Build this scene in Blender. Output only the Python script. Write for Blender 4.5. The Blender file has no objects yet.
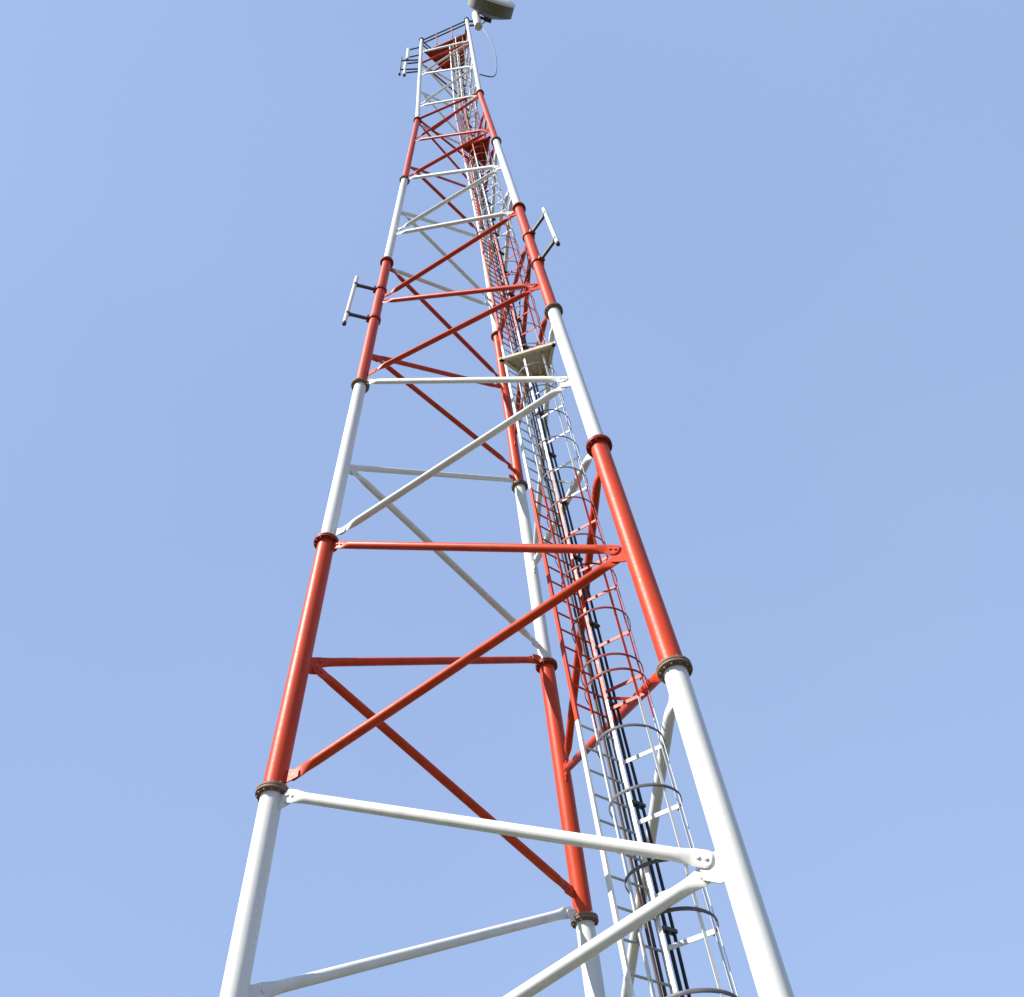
import bpy, bmesh, math, random
from mathutils import Vector, Matrix
random.seed(7)
S = bpy.context.scene
COL = S.collection
R_ = math.radians

# ------------------------------------------------------------------ camera
EYE = 1.6                                    # eye height above the ground
cam_d = bpy.data.cameras.new("camera")
cam = bpy.data.objects.new("camera", cam_d); COL.objects.link(cam)
yaw, pitch, roll = R_(105.60028), R_(52.74721), R_(-6.77376)
fw = Vector((math.cos(yaw)*math.cos(pitch), math.sin(yaw)*math.cos(pitch), math.sin(pitch)))
rt = Vector((math.sin(yaw), -math.cos(yaw), 0.0)); up = rt.cross(fw)
rt, up = rt*math.cos(roll)+up*math.sin(roll), up*math.cos(roll)-rt*math.sin(roll)
CAMPOS = Vector((2.88782, -8.70986, EYE))
cam.matrix_world = Matrix(((rt.x, up.x, -fw.x, CAMPOS.x), (rt.y, up.y, -fw.y, CAMPOS.y),
                           (rt.z, up.z, -fw.z, CAMPOS.z), (0, 0, 0, 1)))
cam_d.sensor_width = 36.0; cam_d.lens = 887.3*36/1024
cam_d.clip_start = 0.05; cam_d.clip_end = 6000
S.camera = cam

# ------------------------------------------------------------------ sky and sun
SUN_AZ, SUN_EL = R_(229), R_(45)             # azimuth measured from +x towards +y
w = bpy.data.worlds.new("World"); S.world = w; w.use_nodes = True
nt = w.node_tree; nt.nodes.clear()
out = nt.nodes.new("ShaderNodeOutputWorld"); bg = nt.nodes.new("ShaderNodeBackground")
sky = nt.nodes.new("ShaderNodeTexSky"); sky.sky_type = 'NISHITA'; sky.sun_disc = False
sky.sun_elevation = SUN_EL; sky.sun_rotation = R_(90)-SUN_AZ
sky.altitude = 0; sky.air_density = 1.0; sky.dust_density = 0.5; sky.ozone_density = 1.0
bg.inputs["Strength"].default_value = 0.112
hz = nt.nodes.new("ShaderNodeMixRGB"); hz.inputs[0].default_value = 0.80
hz.inputs[2].default_value = (2.05, 2.80, 4.80, 1)      # thin tropical haze lightens the whole dome
tcw = nt.nodes.new("ShaderNodeTexCoord"); nz = nt.nodes.new("ShaderNodeTexNoise")
nz.inputs["Scale"].default_value = 1.5; nz.inputs["Detail"].default_value = 3; nz.inputs["Roughness"].default_value = 0.45
hc = nt.nodes.new("ShaderNodeValToRGB")
hc.color_ramp.elements[0].position = 0.30; hc.color_ramp.elements[0].color = (1.98, 2.76, 4.55, 1)
hc.color_ramp.elements[1].position = 0.70; hc.color_ramp.elements[1].color = (2.15, 2.94, 4.72, 1)
nt.links.new(tcw.outputs["Generated"], nz.inputs["Vector"]); nt.links.new(nz.outputs["Fac"], hc.inputs[0])
nt.links.new(hc.outputs[0], hz.inputs[2])
nt.links.new(sky.outputs[0], hz.inputs[1]); nt.links.new(hz.outputs[0], bg.inputs["Color"]); nt.links.new(bg.outputs[0], out.inputs[0])
sl = bpy.data.lights.new("sun", 'SUN'); sun = bpy.data.objects.new("sun", sl); COL.objects.link(sun)
sl.energy = 5.0; sl.angle = R_(0.53); sl.color = (1.0, 0.94, 0.84)
sd = Vector((math.cos(SUN_AZ)*math.cos(SUN_EL), math.sin(SUN_AZ)*math.cos(SUN_EL), math.sin(SUN_EL)))
sun.rotation_euler = sd.to_track_quat('Z', 'Y').to_euler()
sun.location = (0, 0, 90)
vs = S.view_settings; vs.view_transform = 'Standard'; vs.look = 'None'; vs.gamma = 1; vs.exposure = 0.78
vs.use_curve_mapping = False

# ------------------------------------------------------------------ materials
def mat(name, base, rough=0.4, vary=0.10, dirt=None, dirt_amt=0.35, metal=0.0, scale=3.0, bump=0.02, coat=0.0):
    m = bpy.data.materials.new(name); m.use_nodes = True
    t = m.node_tree; N = t.nodes; L = t.links
    b = N["Principled BSDF"]
    b.inputs["Metallic"].default_value = metal
    b.inputs["Specular IOR Level"].default_value = 0.24
    tc = N.new("ShaderNodeTexCoord")
    mp = N.new("ShaderNodeMapping"); mp.inputs["Scale"].default_value = (scale*2.2, scale*2.2, scale*0.28)
    L.new(tc.outputs["Object"], mp.inputs["Vector"])
    n1 = N.new("ShaderNodeTexNoise"); n1.inputs["Scale"].default_value = 1.0; n1.inputs["Detail"].default_value = 6
    L.new(mp.outputs[0], n1.inputs["Vector"])
    n2 = N.new("ShaderNodeTexNoise"); n2.inputs["Scale"].default_value = scale*9; n2.inputs["Detail"].default_value = 4
    L.new(tc.outputs["Object"], n2.inputs["Vector"])
    r1 = N.new("ShaderNodeMapRange"); r1.inputs[1].default_value = 0.3; r1.inputs[2].default_value = 0.7
    r1.inputs[3].default_value = 1-vary; r1.inputs[4].default_value = 1+vary*0.6
    L.new(n1.outputs["Fac"], r1.inputs[0])
    mul = N.new("ShaderNodeVectorMath"); mul.operation = 'SCALE'
    mul.inputs[0].default_value = base; L.new(r1.outputs[0], mul.inputs["Scale"])
    src = mul.outputs[0]
    if dirt:
        r2 = N.new("ShaderNodeMapRange"); r2.inputs[1].default_value = 0.58; r2.inputs[2].default_value = 0.78
        r2.inputs[3].default_value = 0; r2.inputs[4].default_value = dirt_amt
        mm = N.new("ShaderNodeMath"); mm.operation = 'MULTIPLY_ADD'; mm.inputs[1].default_value = 0.35
        L.new(n2.outputs["Fac"], mm.inputs[0])
        m3 = N.new("ShaderNodeMath"); m3.operation = 'MULTIPLY'; m3.inputs[1].default_value = 0.68
        L.new(n1.outputs["Fac"], m3.inputs[0]); L.new(m3.outputs[0], mm.inputs[2])
        L.new(mm.outputs[0], r2.inputs[0])
        mx = N.new("ShaderNodeMixRGB"); mx.inputs[2].default_value = (*dirt, 1)
        L.new(r2.outputs[0], mx.inputs[0]); L.new(src, mx.inputs[1]); src = mx.outputs[0]
    L.new(src, b.inputs["Base Color"])
    r3 = N.new("ShaderNodeMapRange"); r3.inputs[3].default_value = rough-0.1; r3.inputs[4].default_value = rough+0.14
    L.new(n2.outputs["Fac"], r3.inputs[0]); L.new(r3.outputs[0], b.inputs["Roughness"])
    if bump:
        bp = N.new("ShaderNodeBump"); bp.inputs["Strength"].default_value = bump*1.2; bp.inputs["Distance"].default_value = 0.01
        L.new(n2.outputs["Fac"], bp.inputs["Height"]); L.new(bp.outputs[0], b.inputs["Normal"])
    return m

WHITE = mat("white_paint", (0.70, 0.70, 0.68), 0.45, 0.09, (0.40, 0.33, 0.25), 0.45)
RED = mat("red_paint", (0.53, 0.050, 0.012), 0.44, 0.20, (0.24, 0.045, 0.022), 0.55)
FLANGE = mat("weathered_flange", (0.24, 0.155, 0.12), 0.6, 0.25, (0.20, 0.08, 0.04), 0.5, scale=5)
FLANGE_RED = mat("red_flange", (0.30, 0.04, 0.022), 0.5, 0.25, (0.12, 0.05, 0.035), 0.6, scale=5)
GALV = mat("galvanised_steel", (0.40, 0.41, 0.42), 0.45, 0.18, metal=0.6)
DARK = mat("dark_bracket_steel", (0.07, 0.075, 0.085), 0.5, 0.25)
CABLE = mat("black_cable_jacket", (0.018, 0.018, 0.02), 0.42, 0.2)
BROWN = mat("faded_cable_jacket", (0.10, 0.06, 0.045), 0.6, 0.25)
RADOME = mat("white_radome", (0.76, 0.77, 0.76), 0.4, 0.05, (0.5, 0.48, 0.42), 0.3)
SHROUD = mat("weathered_shroud", (0.17, 0.165, 0.14), 0.6, 0.18, (0.12, 0.11, 0.09), 0.4)
TAN = mat("dusty_deck_plate", (0.56, 0.50, 0.39), 0.6, 0.2, (0.28, 0.22, 0.16), 0.6)
REDDECK = mat("red_deck_plate", (0.30, 0.03, 0.018), 0.55, 0.2, (0.12, 0.04, 0.03), 0.5)
HOOP = mat("weathered_hoop_steel", (0.12, 0.115, 0.125), 0.5, 0.25)
HOOP_RED = mat("weathered_red_hoop", (0.22, 0.035, 0.03), 0.5, 0.3)
GREYCABLE = mat("grey_cable_jacket", (0.14, 0.17, 0.20), 0.5, 0.15)
CONNECT = mat("dark_connector", (0.05, 0.05, 0.055), 0.5, 0.1)

def ground_mat():
    m = bpy.data.materials.new("dry_ground"); m.use_nodes = True
    t = m.node_tree; N = t.nodes; L = t.links; b = N["Principled BSDF"]
    tc = N.new("ShaderNodeTexCoord")
    n = N.new("ShaderNodeTexNoise"); n.inputs["Scale"].default_value = 0.25; n.inputs["Detail"].default_value = 10
    L.new(tc.outputs["Object"], n.inputs["Vector"])
    cr = N.new("ShaderNodeValToRGB")
    cr.color_ramp.elements[0].position = 0.38; cr.color_ramp.elements[0].color = (0.045, 0.06, 0.02, 1)
    cr.color_ramp.elements[1].position = 0.60; cr.color_ramp.elements[1].color = (0.085, 0.07, 0.045, 1)
    L.new(n.outputs["Fac"], cr.inputs[0]); L.new(cr.outputs[0], b.inputs["Base Color"])
    b.inputs["Roughness"].default_value = 0.95
    return m

# ------------------------------------------------------------------ mesh helpers
def frame(d, hint=None):
    d = d.normalized()
    h = hint if hint else (Vector((0, 0, 1)) if abs(d.z) < 0.95 else Vector((1, 0, 0)))
    a = (h - d*h.dot(d)).normalized()
    return a, d.cross(a).normalized()

def ring_loft(bm, rings, closed=False, caps=True, mi=0):
    vr = [[bm.verts.new(p) for p in r] for r in rings]
    n = len(vr[0]); m = len(vr)
    for i in range(m if closed else m-1):
        a, b = vr[i], vr[(i+1) % m]
        for k in range(n):
            f = bm.faces.new((a[k], a[(k+1) % n], b[(k+1) % n], b[k])); f.material_index = mi
    if caps and not closed:
        f = bm.faces.new(list(reversed(vr[0]))); f.material_index = mi
        f = bm.faces.new(vr[-1]); f.material_index = mi

def circ(c, a, b, ra, rb, n):
    return [c + a*(ra*math.cos(2*math.pi*k/n)) + b*(rb*math.sin(2*math.pi*k/n)) for k in range(n)]

def tube(bm, p0, p1, r, n=16, r1=None, mi=0):
    a, b = frame(p1-p0)
    ring_loft(bm, [circ(p0, a, b, r, r, n), circ(p1, a, b, r1 or r, r1 or r, n)], mi=mi)

def lathe(bm, p0, axis, prof, n=32, mi=0):
    """prof: list of (distance along the axis, radius)"""
    axis = axis.normalized(); a, b = frame(axis)
    ring_loft(bm, [circ(p0+axis*t, a, b, r, r, n) for t, r in prof], mi=mi)

def path(bm, pts, ra, rb=None, n=10, hint=None, closed=False):
    rb = rb or ra; rings = []; m = len(pts); prev = None
    for i, p in enumerate(pts):
        if closed: d = pts[(i+1) % m]-pts[i-1]
        else: d = pts[min(i+1, m-1)]-pts[max(i-1, 0)]
        a, b = frame(d, hint or prev); prev = a if not hint else None
        rings.append(circ(p, a, b, ra, rb, n))
    ring_loft(bm, rings, closed=closed)

def box(bm, c, ax, ay, az, hx, hy, hz, mi=0):
    v = [bm.verts.new(c+ax*(sx*hx)+ay*(sy*hy)+az*(sz*hz)) for sx in (-1, 1) for sy in (-1, 1) for sz in (-1, 1)]
    for q in ((0, 1, 3, 2), (4, 6, 7, 5), (0, 4, 5, 1), (2, 3, 7, 6), (0, 2, 6, 4), (1, 5, 7, 3)):
        f = bm.faces.new([v[i] for i in q]); f.material_index = mi

def prism(bm, pts, nrm, th):
    lo = [p-nrm*(th/2) for p in pts]; hi = [p+nrm*(th/2) for p in pts]
    ring_loft(bm, [lo, hi])

def bar(bm, p0, p1, aw, bw, hint):
    """flat bar of section aw x bw"""
    d = (p1-p0); a, b = frame(d, hint); c = (p0+p1)/2
    box(bm, c, d.normalized(), a, b, d.length/2, aw/2, bw/2)

def smooth(pts, n=6):
    o = []
    for i in range(len(pts)-1):
        p0, p1, p2, p3 = pts[max(i-1, 0)], pts[i], pts[i+1], pts[min(i+2, len(pts)-1)]
        for k in range(n):
            t = k/n
            o.append(0.5*((2*p1)+(p2-p0)*t+(2*p0-5*p1+4*p2-p3)*t*t+(3*p1-p0-3*p2+p3)*t**3))
    return o+[pts[-1]]

BASE = {}
def thing(name, label, cat, loc=(0, 0, 0), group=None):
    o = bpy.data.objects.new(name, None); COL.objects.link(o)
    o.location = loc; o.empty_display_size = 0.3
    o["label"] = label; o["category"] = cat
    if group: o["group"] = group
    BASE[o] = Vector(loc)
    return o

def obj(name, bm, mats, parent=None, label=None):
    base = BASE[parent] if parent else Vector((0, 0, 0))
    bmesh.ops.recalc_face_normals(bm, faces=bm.faces)
    bmesh.ops.translate(bm, verts=bm.verts, vec=-base)
    me = bpy.data.meshes.new(name); bm.to_mesh(me); bm.free()
    for m in (mats if isinstance(mats, (list, tuple)) else [mats]): me.materials.append(m)
    me.polygons.foreach_set("use_smooth", [True]*len(me.polygons))
    me.set_sharp_from_angle(angle=R_(38))
    o = bpy.data.objects.new(name, me); COL.objects.link(o)
    if parent: o.parent = parent
    BASE[o] = base
    if label: o["label"] = label
    return o

# ------------------------------------------------------------------ ground
bm = bmesh.new()
G = 40
gv = [[bm.verts.new((x, y, 0)) for x in (-3000, -300, -60, 60, 300, 3000)] for y in (-3000, -300, -60, 60, 300, 3000)]
for i in range(5):
    for k in range(5): bm.faces.new((gv[i][k], gv[i][k+1], gv[i+1][k+1], gv[i+1][k]))
g = obj("ground", bm, ground_mat()); g["kind"] = "structure"

# ------------------------------------------------------------------ tower geometry (heights are above eye level; P() adds EYE)
ZB = 6.2                                     # the lowest leg section is steeper
R0, TAPER, ZK = 3.0, 0.0418221, 36.06        # legs lean inwards up to ZK, then stand upright
AZ = {'L': R_(210), 'R': R_(-30), 'M': R_(90)}
def legp(l, z):
    r = R0-TAPER*max(ZB, min(z, ZK))+0.5*TAPER*max(0, ZB-max(z, -EYE))
    return Vector((r*math.cos(AZ[l]), r*math.sin(AZ[l]), z+EYE))
FL = [6.20, 10.65, 15.53, 21.85, 28.64, 36.0]      # flange joints
FLM = [6.02, 10.43, 15.42, 22.05, 29.3, 36.2]
TOP = 52.2
def section(z):
    for i, f in enumerate(FL):
        if z < f: return i
    return len(FL)
def paint(z): return RED if section(z) in (1, 3, 5) else WHITE
LEG_R = [0.127, 0.130, 0.117, 0.112, 0.104, 0.096, 0.088]

tower = thing("lattice_tower", "tall three legged red and white tubular steel tower against the blue sky", "tower")
legs = {}
for l in 'LRM':
    fl_ = FLM if l == 'M' else FL
    bm = bmesh.new(); zs = [-EYE]+fl_+[TOP]
    for i in range(len(zs)-1):
        mi = 1 if i in (1, 3, 5) else 0
        a, b = legp(l, zs[i]), legp(l, zs[i+1])
        ax = (b-a).normalized()
        n = 4; A, B = frame(ax)
        ring_loft(bm, [circ(a+(b-a)*(k/n), A, B, LEG_R[i], LEG_R[i], 32) for k in range(n+1)], mi=mi)
    legs[l] = obj("leg", bm, [WHITE, RED], tower)
    for i, z in enumerate(fl_):
        bm = bmesh.new(); c = legp(l, z); ax = (legp(l, z+0.5)-legp(l, z-0.5)).normalized()
        r = LEG_R[i]; rf = r+(0.062 if i < 3 else 0.058)
        th = 0.030
        for s in (-1, 1):      # two bolted ring plates with short weld collars
            t0, t1 = (0.003, 0.003+th) if s > 0 else (-0.003-th, -0.003)
            lathe(bm, c, ax, [(t0, r-0.01), (t0, rf-0.004), (t0+0.004, rf), (t1-0.004, rf), (t1, rf-0.004), (t1, r-0.01)], 36)
            cc = (t1, t1+0.02) if s > 0 else (t0-0.02, t0)
            lathe(bm, c, ax, [(cc[0], r+0.012 if s > 0 else r+0.003), (cc[1], r+0.003 if s > 0 else r+0.012)], 36)
        A, B = frame(ax)
        for k in range(12):
            q = c+(A*math.cos(k*math.pi/6)+B*math.sin(k*math.pi/6))*(r+0.036)
            tube(bm, q-ax*(th+0.030), q+ax*(th+0.030), 0.0125, 6)
        obj("flange", bm, FLANGE if i % 2 == 0 else FLANGE_RED, legs[l])
    # plain cap at the very top
    bm = bmesh.new(); c = legp(l, TOP)
    lathe(bm, c, Vector((0, 0, 1)), [(0.002, 0.14), (0.03, 0.14)], 24)
    obj("cap_plate", bm, DARK, legs[l])

def brace(l0, z0, l1, z1, off, r):
    a, b = legp(l0, z0), legp(l1, z1)
    mid = legp('LRM'.replace(l0, '').replace(l1, ''), (z0+z1)/2)
    d = (b-a).normalized()
    nrm = (b-a).cross(mid-a).cross(b-a).normalized()*-1         # outwards from the tower
    s0, s1 = LEG_R[section(z0)]+0.07, LEG_R[section(z1)]+0.07
    a2, b2 = a+d*s0+nrm*off, b-d*s1+nrm*off
    A = nrm; B = d.cross(nrm).normalized(); Ln = (b2-a2).length
    bm = bmesh.new(); n = 18
    flat = 0.011; wide = r*1.38
    prof = [(0.0, flat, wide*0.55), (0.02, flat, wide*0.92), (0.05, flat, wide), (0.15, flat, wide), (0.20, r*0.42, r*1.24), (0.27, r*0.86, r*1.08), (0.34, r, r)]
    rings = [circ(a2+d*t, A, B, ra, rb, n) for t, ra, rb in prof]
    rings += [circ(a2+d*(Ln*k/6), A, B, r, r, n) for k in (2, 3, 4)]
    rings += [circ(b2-d*t, A, B, ra, rb, n) for t, ra, rb in reversed(prof)]
    ring_loft(bm, rings)
    for p, q in ((a2, 1), (b2, -1)):                              # two bolts through each flattened end
        for t in (0.05, 0.12):
            tube(bm, p+d*(q*t)-A*0.027, p+d*(q*t)+A*0.027, 0.017, 6)
    zm = (z0+z1)/2
    return obj("brace", bm, paint(zm), tower)

def gusset(l, z, other, r):
    """plate welded to a leg, lying in one face of the tower"""
    c = legp(l, z); o = legp(other, z); h = (o-c).normalized()
    ax = (legp(l, z+0.4)-legp(l, z-0.4)).normalized()
    nrm = ax.cross(h).normalized()
    h = (h-ax*h.dot(ax)).normalized()
    rl = LEG_R[section(z)]
    k = 0.62*r/0.062
    pts = [(rl-0.03, -0.26*k), (rl+0.04, -0.26*k), (rl+0.17, -0.14*k), (rl+0.17, 0.14*k), (rl+0.04, 0.26*k), (rl-0.03, 0.26*k)]
    bm = bmesh.new(); prism(bm, [c+h*x+ax*y for x, y in pts], nrm, 0.016)
    obj("gusset_plate", bm, paint(z), legs[l])

A_ = [2.3, 6.16, 10.62, 15.72, 19.5, 23.9, 28.78, 33.2, 38.2, 44.0, 49.0]
B_ = [-0.3, 4.0, 8.22, 12.75, 16.9, 21.65, 25.85, 30.25, 35.7, 40.9, 46.5]
def gap(z): return -0.03 if z < 7 else (0.03 if z < 13 else 0.06)
for (la, lb) in (('L', 'R'), ('M', 'L'), ('R', 'M')):              # la carries the A nodes, lb the B nodes
    for i, za in enumerate(A_):
        r = 0.060 if za < 11 else (0.054 if za < 30 else 0.043)
        e = gap(za)
        gusset(la, za-0.11, lb, r*.55); gusset(lb, B_[i], la, r*.9)
        gusset(la, za+0.22, lb, r*.55)
        brace(la, za-e, lb, B_[i]-0.02, 0.0195, r)                 # the near level bar of each panel
        if i+1 < len(B_):
            up_ = 0.22 if abs(za-15.72) < .1 else 0.12
            brace(la, za+up_, lb, B_[i+1]+0.06, -0.0195, r)        # the diagonal above it

# horizontal diaphragms at the upper joints
def pipe(name, p, q, r, m, parent=tower):
    bm = bmesh.new(); tube(bm, p, q, r, 12); return obj(name, bm, m, parent)
for z in (36.2, 46.4):
    L_, R2, M_ = legp('L', z), legp('R', z), legp('M', z)
    m_ = RED
    pipe("diaphragm_bar", L_, R2, 0.045, m_)
    k = L_.lerp(M_, 0.26); pipe("diaphragm_bar", L_+Vector((0, 0, .1)), M_+Vector((0, 0, .1)), 0.045, m_)
    pipe("diaphragm_bar", k, R2+Vector((0.0, 0.10, 0.02)), 0.045, m_)

# ------------------------------------------------------------------ decks
def az(deg): return Vector((math.cos(R_(deg)), math.sin(R_(deg)), 0))
def deck(pts, m, edge_m, th=0.012, joists=3, hole=None):
    c = sum(pts, Vector())/len(pts)
    bm = bmesh.new(); prism(bm, pts, Vector((0, 0, 1)), th)
    o = obj("platform", bm, m, tower)
    n = len(pts)
    for i in range(n):                                           # edge angle under each side
        a, b = pts[i], pts[(i+1) % n]; ins = (c-(a+b)/2).normalized()
        d = (b-a).normalized(); nn = Vector((-d.y, d.x, 0))
        if nn.dot(ins) < 0: nn = -nn
        bm = bmesh.new()
        bar(bm, a-Vector((0, 0, .045))+nn*.006, b-Vector((0, 0, .045))+nn*.006, 0.075, 0.012, Vector((0, 0, 1)))
        bar(bm, a-Vector((0, 0, .078))+nn*.03, b-Vector((0, 0, .078))+nn*.03, 0.010, 0.06, Vector((0, 0, 1)))
        obj("edge_angle", bm, edge_m, o)
    a, b = pts[0], pts[1]
    for k in range(1, joists+1):
        s = k/(joists+1)
        p = a.lerp(b, s); q = pts[-1].lerp(pts[-2], s)
        bm = bmesh.new(); bar(bm, p.lerp(q, .03)-Vector((0, 0, .04)), p.lerp(q, .97)-Vector((0, 0, .04)), 0.055, 0.04, Vector((0, 0, 1)))
        obj("joist", bm, edge_m, o)
    return o
P = legp('R', 14.5)
deck([P+az(150)*.17, P+az(180)*1.22, P+az(180)*1.22+az(60)*.68, P+az(127)*.86], TAN, TAN, joists=2)
P = legp('R', 29.9)
deck([P+az(150)*.14, P+az(180)*1.15, P+az(180)*1.15+az(60)*.75, P+az(124)*1.15], REDDECK, RED, joists=2)
zt = 49.3; L_, R2, M_ = legp('L', zt), legp('R', zt), legp('M', zt)
deck([L_+az(30)*.14, R2+az(150)*.14, R2.lerp(M_, .66), L_.lerp(M_, .52)], REDDECK, RED, joists=4)
# guard rails round the head of the tower
for z in (51.2, 52.1):
    for a, b in (('L', 'R'), ('L', 'M'), ('M', 'R')):
        pipe("guard_rail", legp(a, z), legp(b, z), 0.035, DARK)
for s in (.33, .66):
    pipe("rail_post", legp('L', zt).lerp(legp('R', zt), s), legp('L', 52.1).lerp(legp('R', 52.1), s), 0.03, RED)

# ------------------------------------------------------------------ caged ladder inside the corner of the right leg
nR, sR = az(30), az(-60)                     # outwards from the face between right and middle leg; along that face to the right leg
U, V = az(57), az(-33)                       # along a rung; from the rungs into the cage
def lad(z):
    """the stile nearest the right leg"""
    r = R0-TAPER*min(z, ZK); side = r*math.sqrt(3)
    s = side-(1.14-0.004*min(z, ZK))
    m = legp('M', z)
    return m+sR*s-nR*0.40
ladder = thing("caged_ladder", "caged access ladder with hoops climbing inside the red and white tower beside the right leg", "ladder", tuple(lad(-EYE)))
LZ0, LZ1 = -EYE, 50.2
def lcol(z): return RED if section(z) in (1, 3, 5) else WHITE
cuts = [LZ0]+FL+[LZ1]
for offs, wd, th in ((0.0, 0.05, 0.014), (0.255, 0.032, 0.01), (0.52, 0.05, 0.03)):
    bm = bmesh.new()
    for i in range(len(cuts)-1):
        z0, z1 = cuts[i], cuts[i+1]
        a, b = lad(z0)-U*offs, lad(z1)-U*offs
        d = b-a; c = (a+b)/2; dn = d.normalized()
        vv = (V-dn*V.dot(dn)).normalized(); uu = dn.cross(vv)
        box(bm, c, dn, vv, uu, d.length/2-0.002, wd/2, th/2, 1 if i in (1, 3, 5) else 0)
    obj("stile", bm, [WHITE, RED], ladder)
zr = LZ0+0.25; k = 0; rest = bmesh.new(); nr = 0
while zr < LZ1-0.1:
    a, b = lad(zr)-U*0.515, lad(zr)+U*0.005
    if zr > 2.4 and nr < 99:
        bm = bmesh.new(); tube(bm, a, b, 0.0125, 8); obj("rung", bm, RED if section(zr) in (1, 3, 5) else GALV, ladder); nr += 1
    else:
        tube(rest, a, b, 0.0125, 6)
    zr += 0.30
o = obj("rung", rest, GALV, ladder); o["kind"] = "stuff"
# hoops and the upright straps of the cage
HR, HC = 0.36, 0.32
def hoop_pts(z, ang): 
    c = lad(z)-U*0.135+V*HC
    return c+V*(HR*math.cos(ang))+U*(HR*math.sin(ang))
gapang = math.pi-math.asin(0.135/HR)
hz = [2.3, 3.09, 3.77, 4.26, 5.06, 5.81, 6.57, 6.83, 7.55, 8.39, 8.99, 9.84, 10.66]
while hz[-1] < 48.5: hz.append(hz[-1]+0.84)
for z in hz:
    N_ = 28
    tx, ty = random.uniform(-.03, .03), random.uniform(-.03, .03)
    pts = [lad(z)-U*0.262-V*0.025]
    for i in range(N_+1):
        t_ = i/N_; fade = math.sin(math.pi*t_)
        pts.append(hoop_pts(z, -2.55+(2.55+1.3)*t_)+Vector((0, 0, fade*(tx+ty*(t_-.5)*2)))+V*(fade*ty*.4))
    bm = bmesh.new(); path(bm, pts, 0.019, 0.005, 8, hint=Vector((0, 0, 1)))
    obj("hoop", bm, HOOP_RED if section(z) in (1, 3, 5) else HOOP, ladder)
    bm = bmesh.new(); p, q = lad(z)+V*0.012, hoop_pts(z, 1.1)
    bar(bm, p, q-(q-p).normalized()*0.012, 0.045, 0.010, Vector((0, 0, 1)))
    obj("hoop_tie", bm, lcol(z), ladder)
for ang in (-2.05, -1.25, -0.2, 0.5, 1.1):
    bm = bmesh.new()
    bnd = [hz[0]]+[f for f in FL]+[hz[-1]]
    for i in range(len(bnd)-1):
        a, b = hoop_pts(bnd[i], ang), hoop_pts(bnd[i+1], ang)
        c = lad((bnd[i]+bnd[i+1])/2)-U*0.135+V*HC
        dn = (b-a).normalized(); m_ = ((a+b)/2-c); m_ = (m_-dn*m_.dot(dn)).normalized()
        box(bm, (a+b)/2-m_*0.011, dn, m_, dn.cross(m_), (b-a).length/2-0.002, 0.003, 0.017, 1 if i in (1, 3, 5) else 0)
    obj("strap", bm, [WHITE, RED], ladder)
# saddle clamps that hold the feeders
zc = 2.6
while zc < 46:
    a = lad(zc); bm = bmesh.new()
    dn = (lad(zc+.5)-lad(zc-.5)).normalized()
    box(bm, a+U*0.075+V*0.04, U, V, dn, 0.085, 0.032, 0.018)
    obj("cable_clamp", bm, DARK, ladder); zc += 1.35
# short stand-off arms from the stile to the braces of the outer face
for i, za in enumerate(A_[1:-1], 1):
    p, q = legp('R', za+0.12), legp('M', B_[i+1]+0.06)
    best = min((abs((p.lerp(q, t/200)-lad(p.lerp(q, t/200).z-EYE)).dot(sR)), t) for t in range(20, 180))[1]
    t = p.lerp(q, best/200); a = lad(t.z-EYE)
    bm = bmesh.new(); bar(bm, a, t, 0.04, 0.012, Vector((0, 0, 1)))
    obj("stand_off_arm", bm, lcol(t.z-EYE), ladder)

# ------------------------------------------------------------------ feeder cables tied along the ladder
def feeder(name, label, u, v, z1, r, m, tail=None, group="feeder cables along the ladder", z0=-EYE+0.02):
    bm = bmesh.new(); pts = []
    n = int((z1-z0)/1.1)
    for i in range(n+1):
        z = z0+(z1-z0)*i/n
        j = 0.006*math.sin(i*1.7+u*40)
        pts.append(lad(z)+U*(u+j)+V*(v+0.004*math.cos(i*2.3)))
    if tail: pts += tail
    path(bm, pts, r, r, 8)
    o = obj(name, bm, m); o["label"] = label; o["category"] = "cable"; o["group"] = group
    return o
feeder("feeder_cable", "thicker black cable running closest beside the ladder stile all the way up", 0.055, 0.035, 47.5, 0.019, CABLE)

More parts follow.
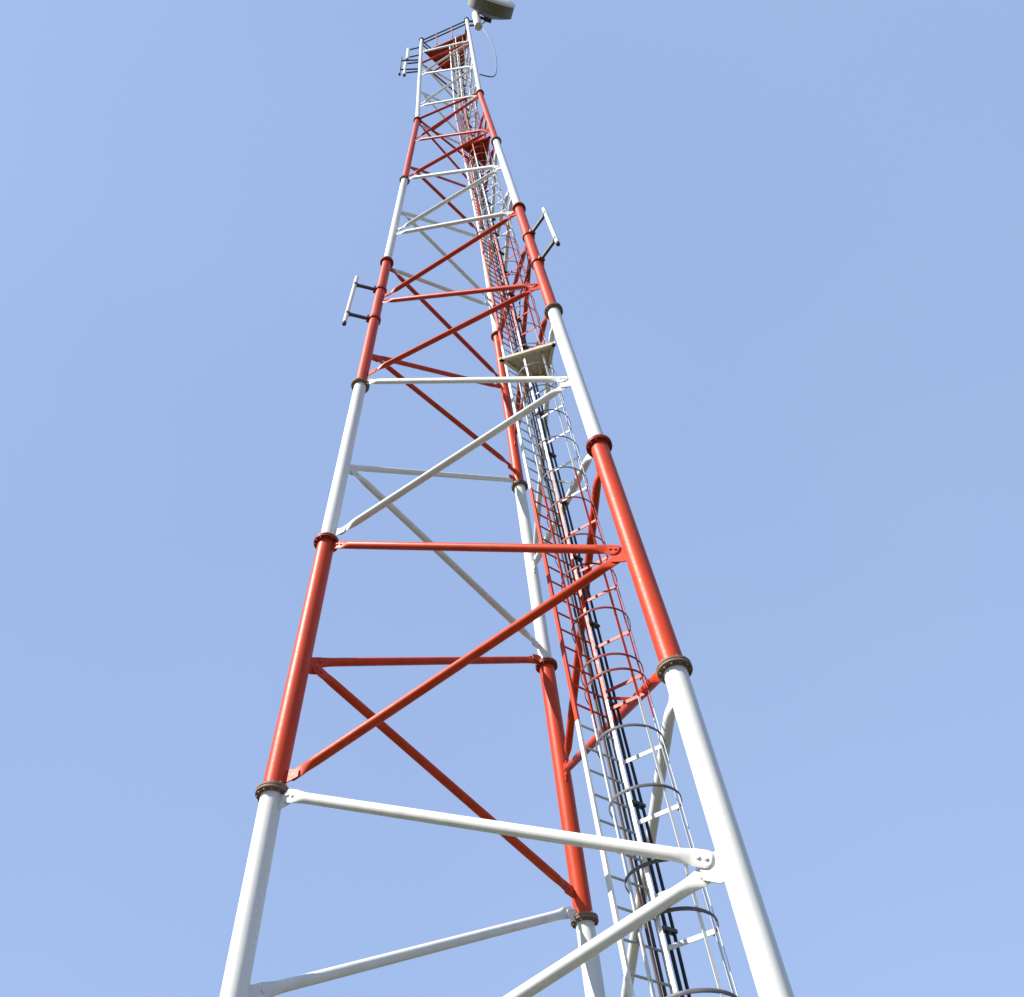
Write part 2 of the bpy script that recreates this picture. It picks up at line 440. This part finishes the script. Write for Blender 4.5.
# ------------------------------------------------------------------ side antennas on the legs
def side_antenna(label, leg, zc, half, reach, out_deg, zarm, group="slim white antennas on side arms"):
    d = az(out_deg)
    base = legp(leg, zc)+d*reach
    t = thing("side_antenna", label, "antenna", (base.x, base.y, zc+EYE-half), group)
    lean = (legp(leg, zc+1)-legp(leg, zc-1)).normalized()
    bm = bmesh.new(); c = base
    A, B = frame(lean)
    prof = [(-half, 0.02), (-half+0.015, 0.045), (half-0.02, 0.045), (half, 0.02)]
    lathe(bm, c, lean, prof, 18)
    obj("radome", bm, RADOME, t)
    bm = bmesh.new(); lathe(bm, c, lean, [(-half-0.10, 0.035), (-half-0.09, 0.045), (-half-0.012, 0.045), (-half-0.002, 0.03)], 14)
    obj("connector", bm, CONNECT, t)
    for z in zarm:
        p = legp(leg, z); q = c+lean*(z-zc)
        dd = (q-p).normalized()
        bm = bmesh.new(); path(bm, [p+dd*0.1, q-dd*0.05], 0.055, 0.04, 10, hint=Vector((0, 0, 1)))
        obj("mounting_arm", bm, DARK, t)
        bm = bmesh.new(); r = LEG_R[section(z)]
        lathe(bm, p, lean, [(-0.05, r+0.002), (-0.05, r+0.03), (0.05, r+0.03), (0.05, r+0.002)], 24)
        box(bm, p+dd*(r+0.035), dd, dd.cross(lean).normalized(), lean, 0.03, 0.07, 0.06)
        obj("leg_clamp", bm, FLANGE_RED if paint(z) is RED else DARK, t)
        bm = bmesh.new(); box(bm, q-dd*0.015, dd, dd.cross(lean).normalized(), lean, 0.045, 0.052, 0.035)
        obj("antenna_clamp", bm, DARK, t)
    return t
side_antenna("slim white antenna on two dark arms left of the left red leg section", 'L', 19.3, 1.25, 0.62, 218, (18.5, 20.1))
side_antenna("slim white antenna on two dark arms right of the right red leg section", 'R', 18.95, 1.15, 0.66, -34, (18.05, 19.75))

# ------------------------------------------------------------------ antennas at the head of the tower
def head_antenna(label, zc, half, reach, out_deg, zarm, r, m):
    d = az(out_deg); base = legp('L', zc)+d*reach
    t = thing("head_antenna", label, "antenna", (base.x, base.y, zc+EYE-half), "antennas on the head of the left leg")
    bm = bmesh.new(); lathe(bm, base, Vector((0, 0, 1)), [(-half, r*.5), (-half+.03, r), (half-.03, r), (half, r*.5)], 18)
    obj("radome", bm, m, t)
    bm = bmesh.new(); lathe(bm, base, Vector((0, 0, 1)), [(-half-.14, .06), (-half-.004, .06)], 12)
    obj("connector", bm, CONNECT, t)
    for z in zarm:
        p = legp('L', z); q = Vector((base.x, base.y, p.z))
        bm = bmesh.new(); path(bm, [p, q], 0.035, 0.035, 8, hint=Vector((0, 0, 1)))
        obj("mounting_arm", bm, DARK, t)
head_antenna("upper thick white antenna on dark arms at the head of the left leg", 49.3, 1.25, 0.68, 190, (48.5, 50.4), 0.085, RADOME)
head_antenna("lower white antenna on dark arms below the tower head", 45.6, 1.3, 0.72, 196, (44.7, 46.7), 0.075, RADOME)
head_antenna("thin dark whip antenna left of the white antennas at the tower head", 46.2, 1.9, 0.93, 200, (45.2, 47.2), 0.03, DARK)

# ------------------------------------------------------------------ drum dish and its mast
mast_b = legp('R', 50.0)+Vector((0.50, 0.15, 0))
bm = bmesh.new()
lathe(bm, mast_b, Vector((0, 0, 1)), [(0, 0.19), (0.02, 0.20), (3.6, 0.20), (3.62, 0.19)], 24)
mast = obj("dish_mast", bm, WHITE, tower)
for dz in (0.5, 1.7):
    bm = bmesh.new(); p = legp('R', 50+dz); q = Vector((mast_b.x, mast_b.y, p.z))
    path(bm, [p, q], 0.05, 0.05, 10, hint=Vector((0, 0, 1))); obj("mast_arm", bm, DARK, mast)
ax = az(-52); dc = Vector((legp('R', 52).x+1.50, legp('R', 52).y-0.10, 53.25+EYE))
dish = thing("drum_antenna", "big drum shaped microwave dish with white face on top of the right leg", "dish antenna", tuple(dc-Vector((0, 0, 1.2))))
bm = bmesh.new(); back = dc-ax*0.42
lathe(bm, back, ax, [(-0.30, 0.25), (-0.28, 0.32), (-0.18, 0.70), (-0.03, 1.10), (0.0, 1.19), (0.015, 1.21), (0.60, 1.21), (0.60, 1.15)], 64)
obj("shroud", bm, SHROUD, dish)
bm = bmesh.new(); lathe(bm, back+ax*0.604, ax, [(0, 1.17), (0, 1.235), (0.10, 1.235), (0.115, 1.215), (0.15, 0.8), (0.165, 0.3)], 64)
obj("radome", bm, RADOME, dish)
bm = bmesh.new(); q = Vector((mast_b.x, mast_b.y, dc.z)); 
box(bm, back-ax*0.38, ax, ax.cross(Vector((0, 0, 1))), Vector((0, 0, 1)), 0.10, 0.2, 0.3)
tube(bm, back-ax*0.42, q, 0.07, 12); tube(bm, back-ax*0.36-Vector((0, 0, .25)), q-Vector((0, 0, .6)), 0.05, 12)
obj("dish_bracket", bm, DARK, dish)
# drooping feed line of the dish
bm = bmesh.new()
a = back-ax*0.40-Vector((0, 0, .28)); pts = [a, Vector((mast_b.x+0.15, mast_b.y+0.05, 51.8)), Vector((mast_b.x+0.32, mast_b.y+0.30, 50.0)),
     Vector((mast_b.x+0.42, mast_b.y+0.42, 47.0)), Vector((mast_b.x+0.34, mast_b.y+0.36, 43.5)), Vector((mast_b.x+0.12, mast_b.y+0.2, 41.0)), legp('R', 39.3)+az(20)*0.12]
path(bm, smooth(pts), 0.026, 0.026, 8)
o = obj("dish_feed_cable", bm, GREYCABLE); o["label"] = "thin cable drooping from the drum dish outside the tower head"; o["category"] = "cable"

# remaining feeders, some ending at the side antennas
tr = [lad(18.2)+U*.03+V*.30, legp('R', 18.1)+az(160)*.22, legp('R', 18.7)+az(150)*.2, legp('R', 19.3)+az(150)*.16]
feeder("feeder_cable", "second black cable beside the ladder that loops across to the right side antenna", 0.125, 0.05, 17.6, 0.017, CABLE, tr)
feeder("feeder_cable", "thin black cable between the ladder stile and the cage", 0.005, -0.03, 45.0, 0.013, CABLE)
feeder("feeder_cable", "faded brown cable on the ladder rungs nearest the black cables", -0.07, -0.035, 48.0, 0.016, BROWN)
feeder("feeder_cable", "faded brown cable running up the middle of the ladder rungs", -0.13, -0.035, 46.0, 0.016, BROWN)
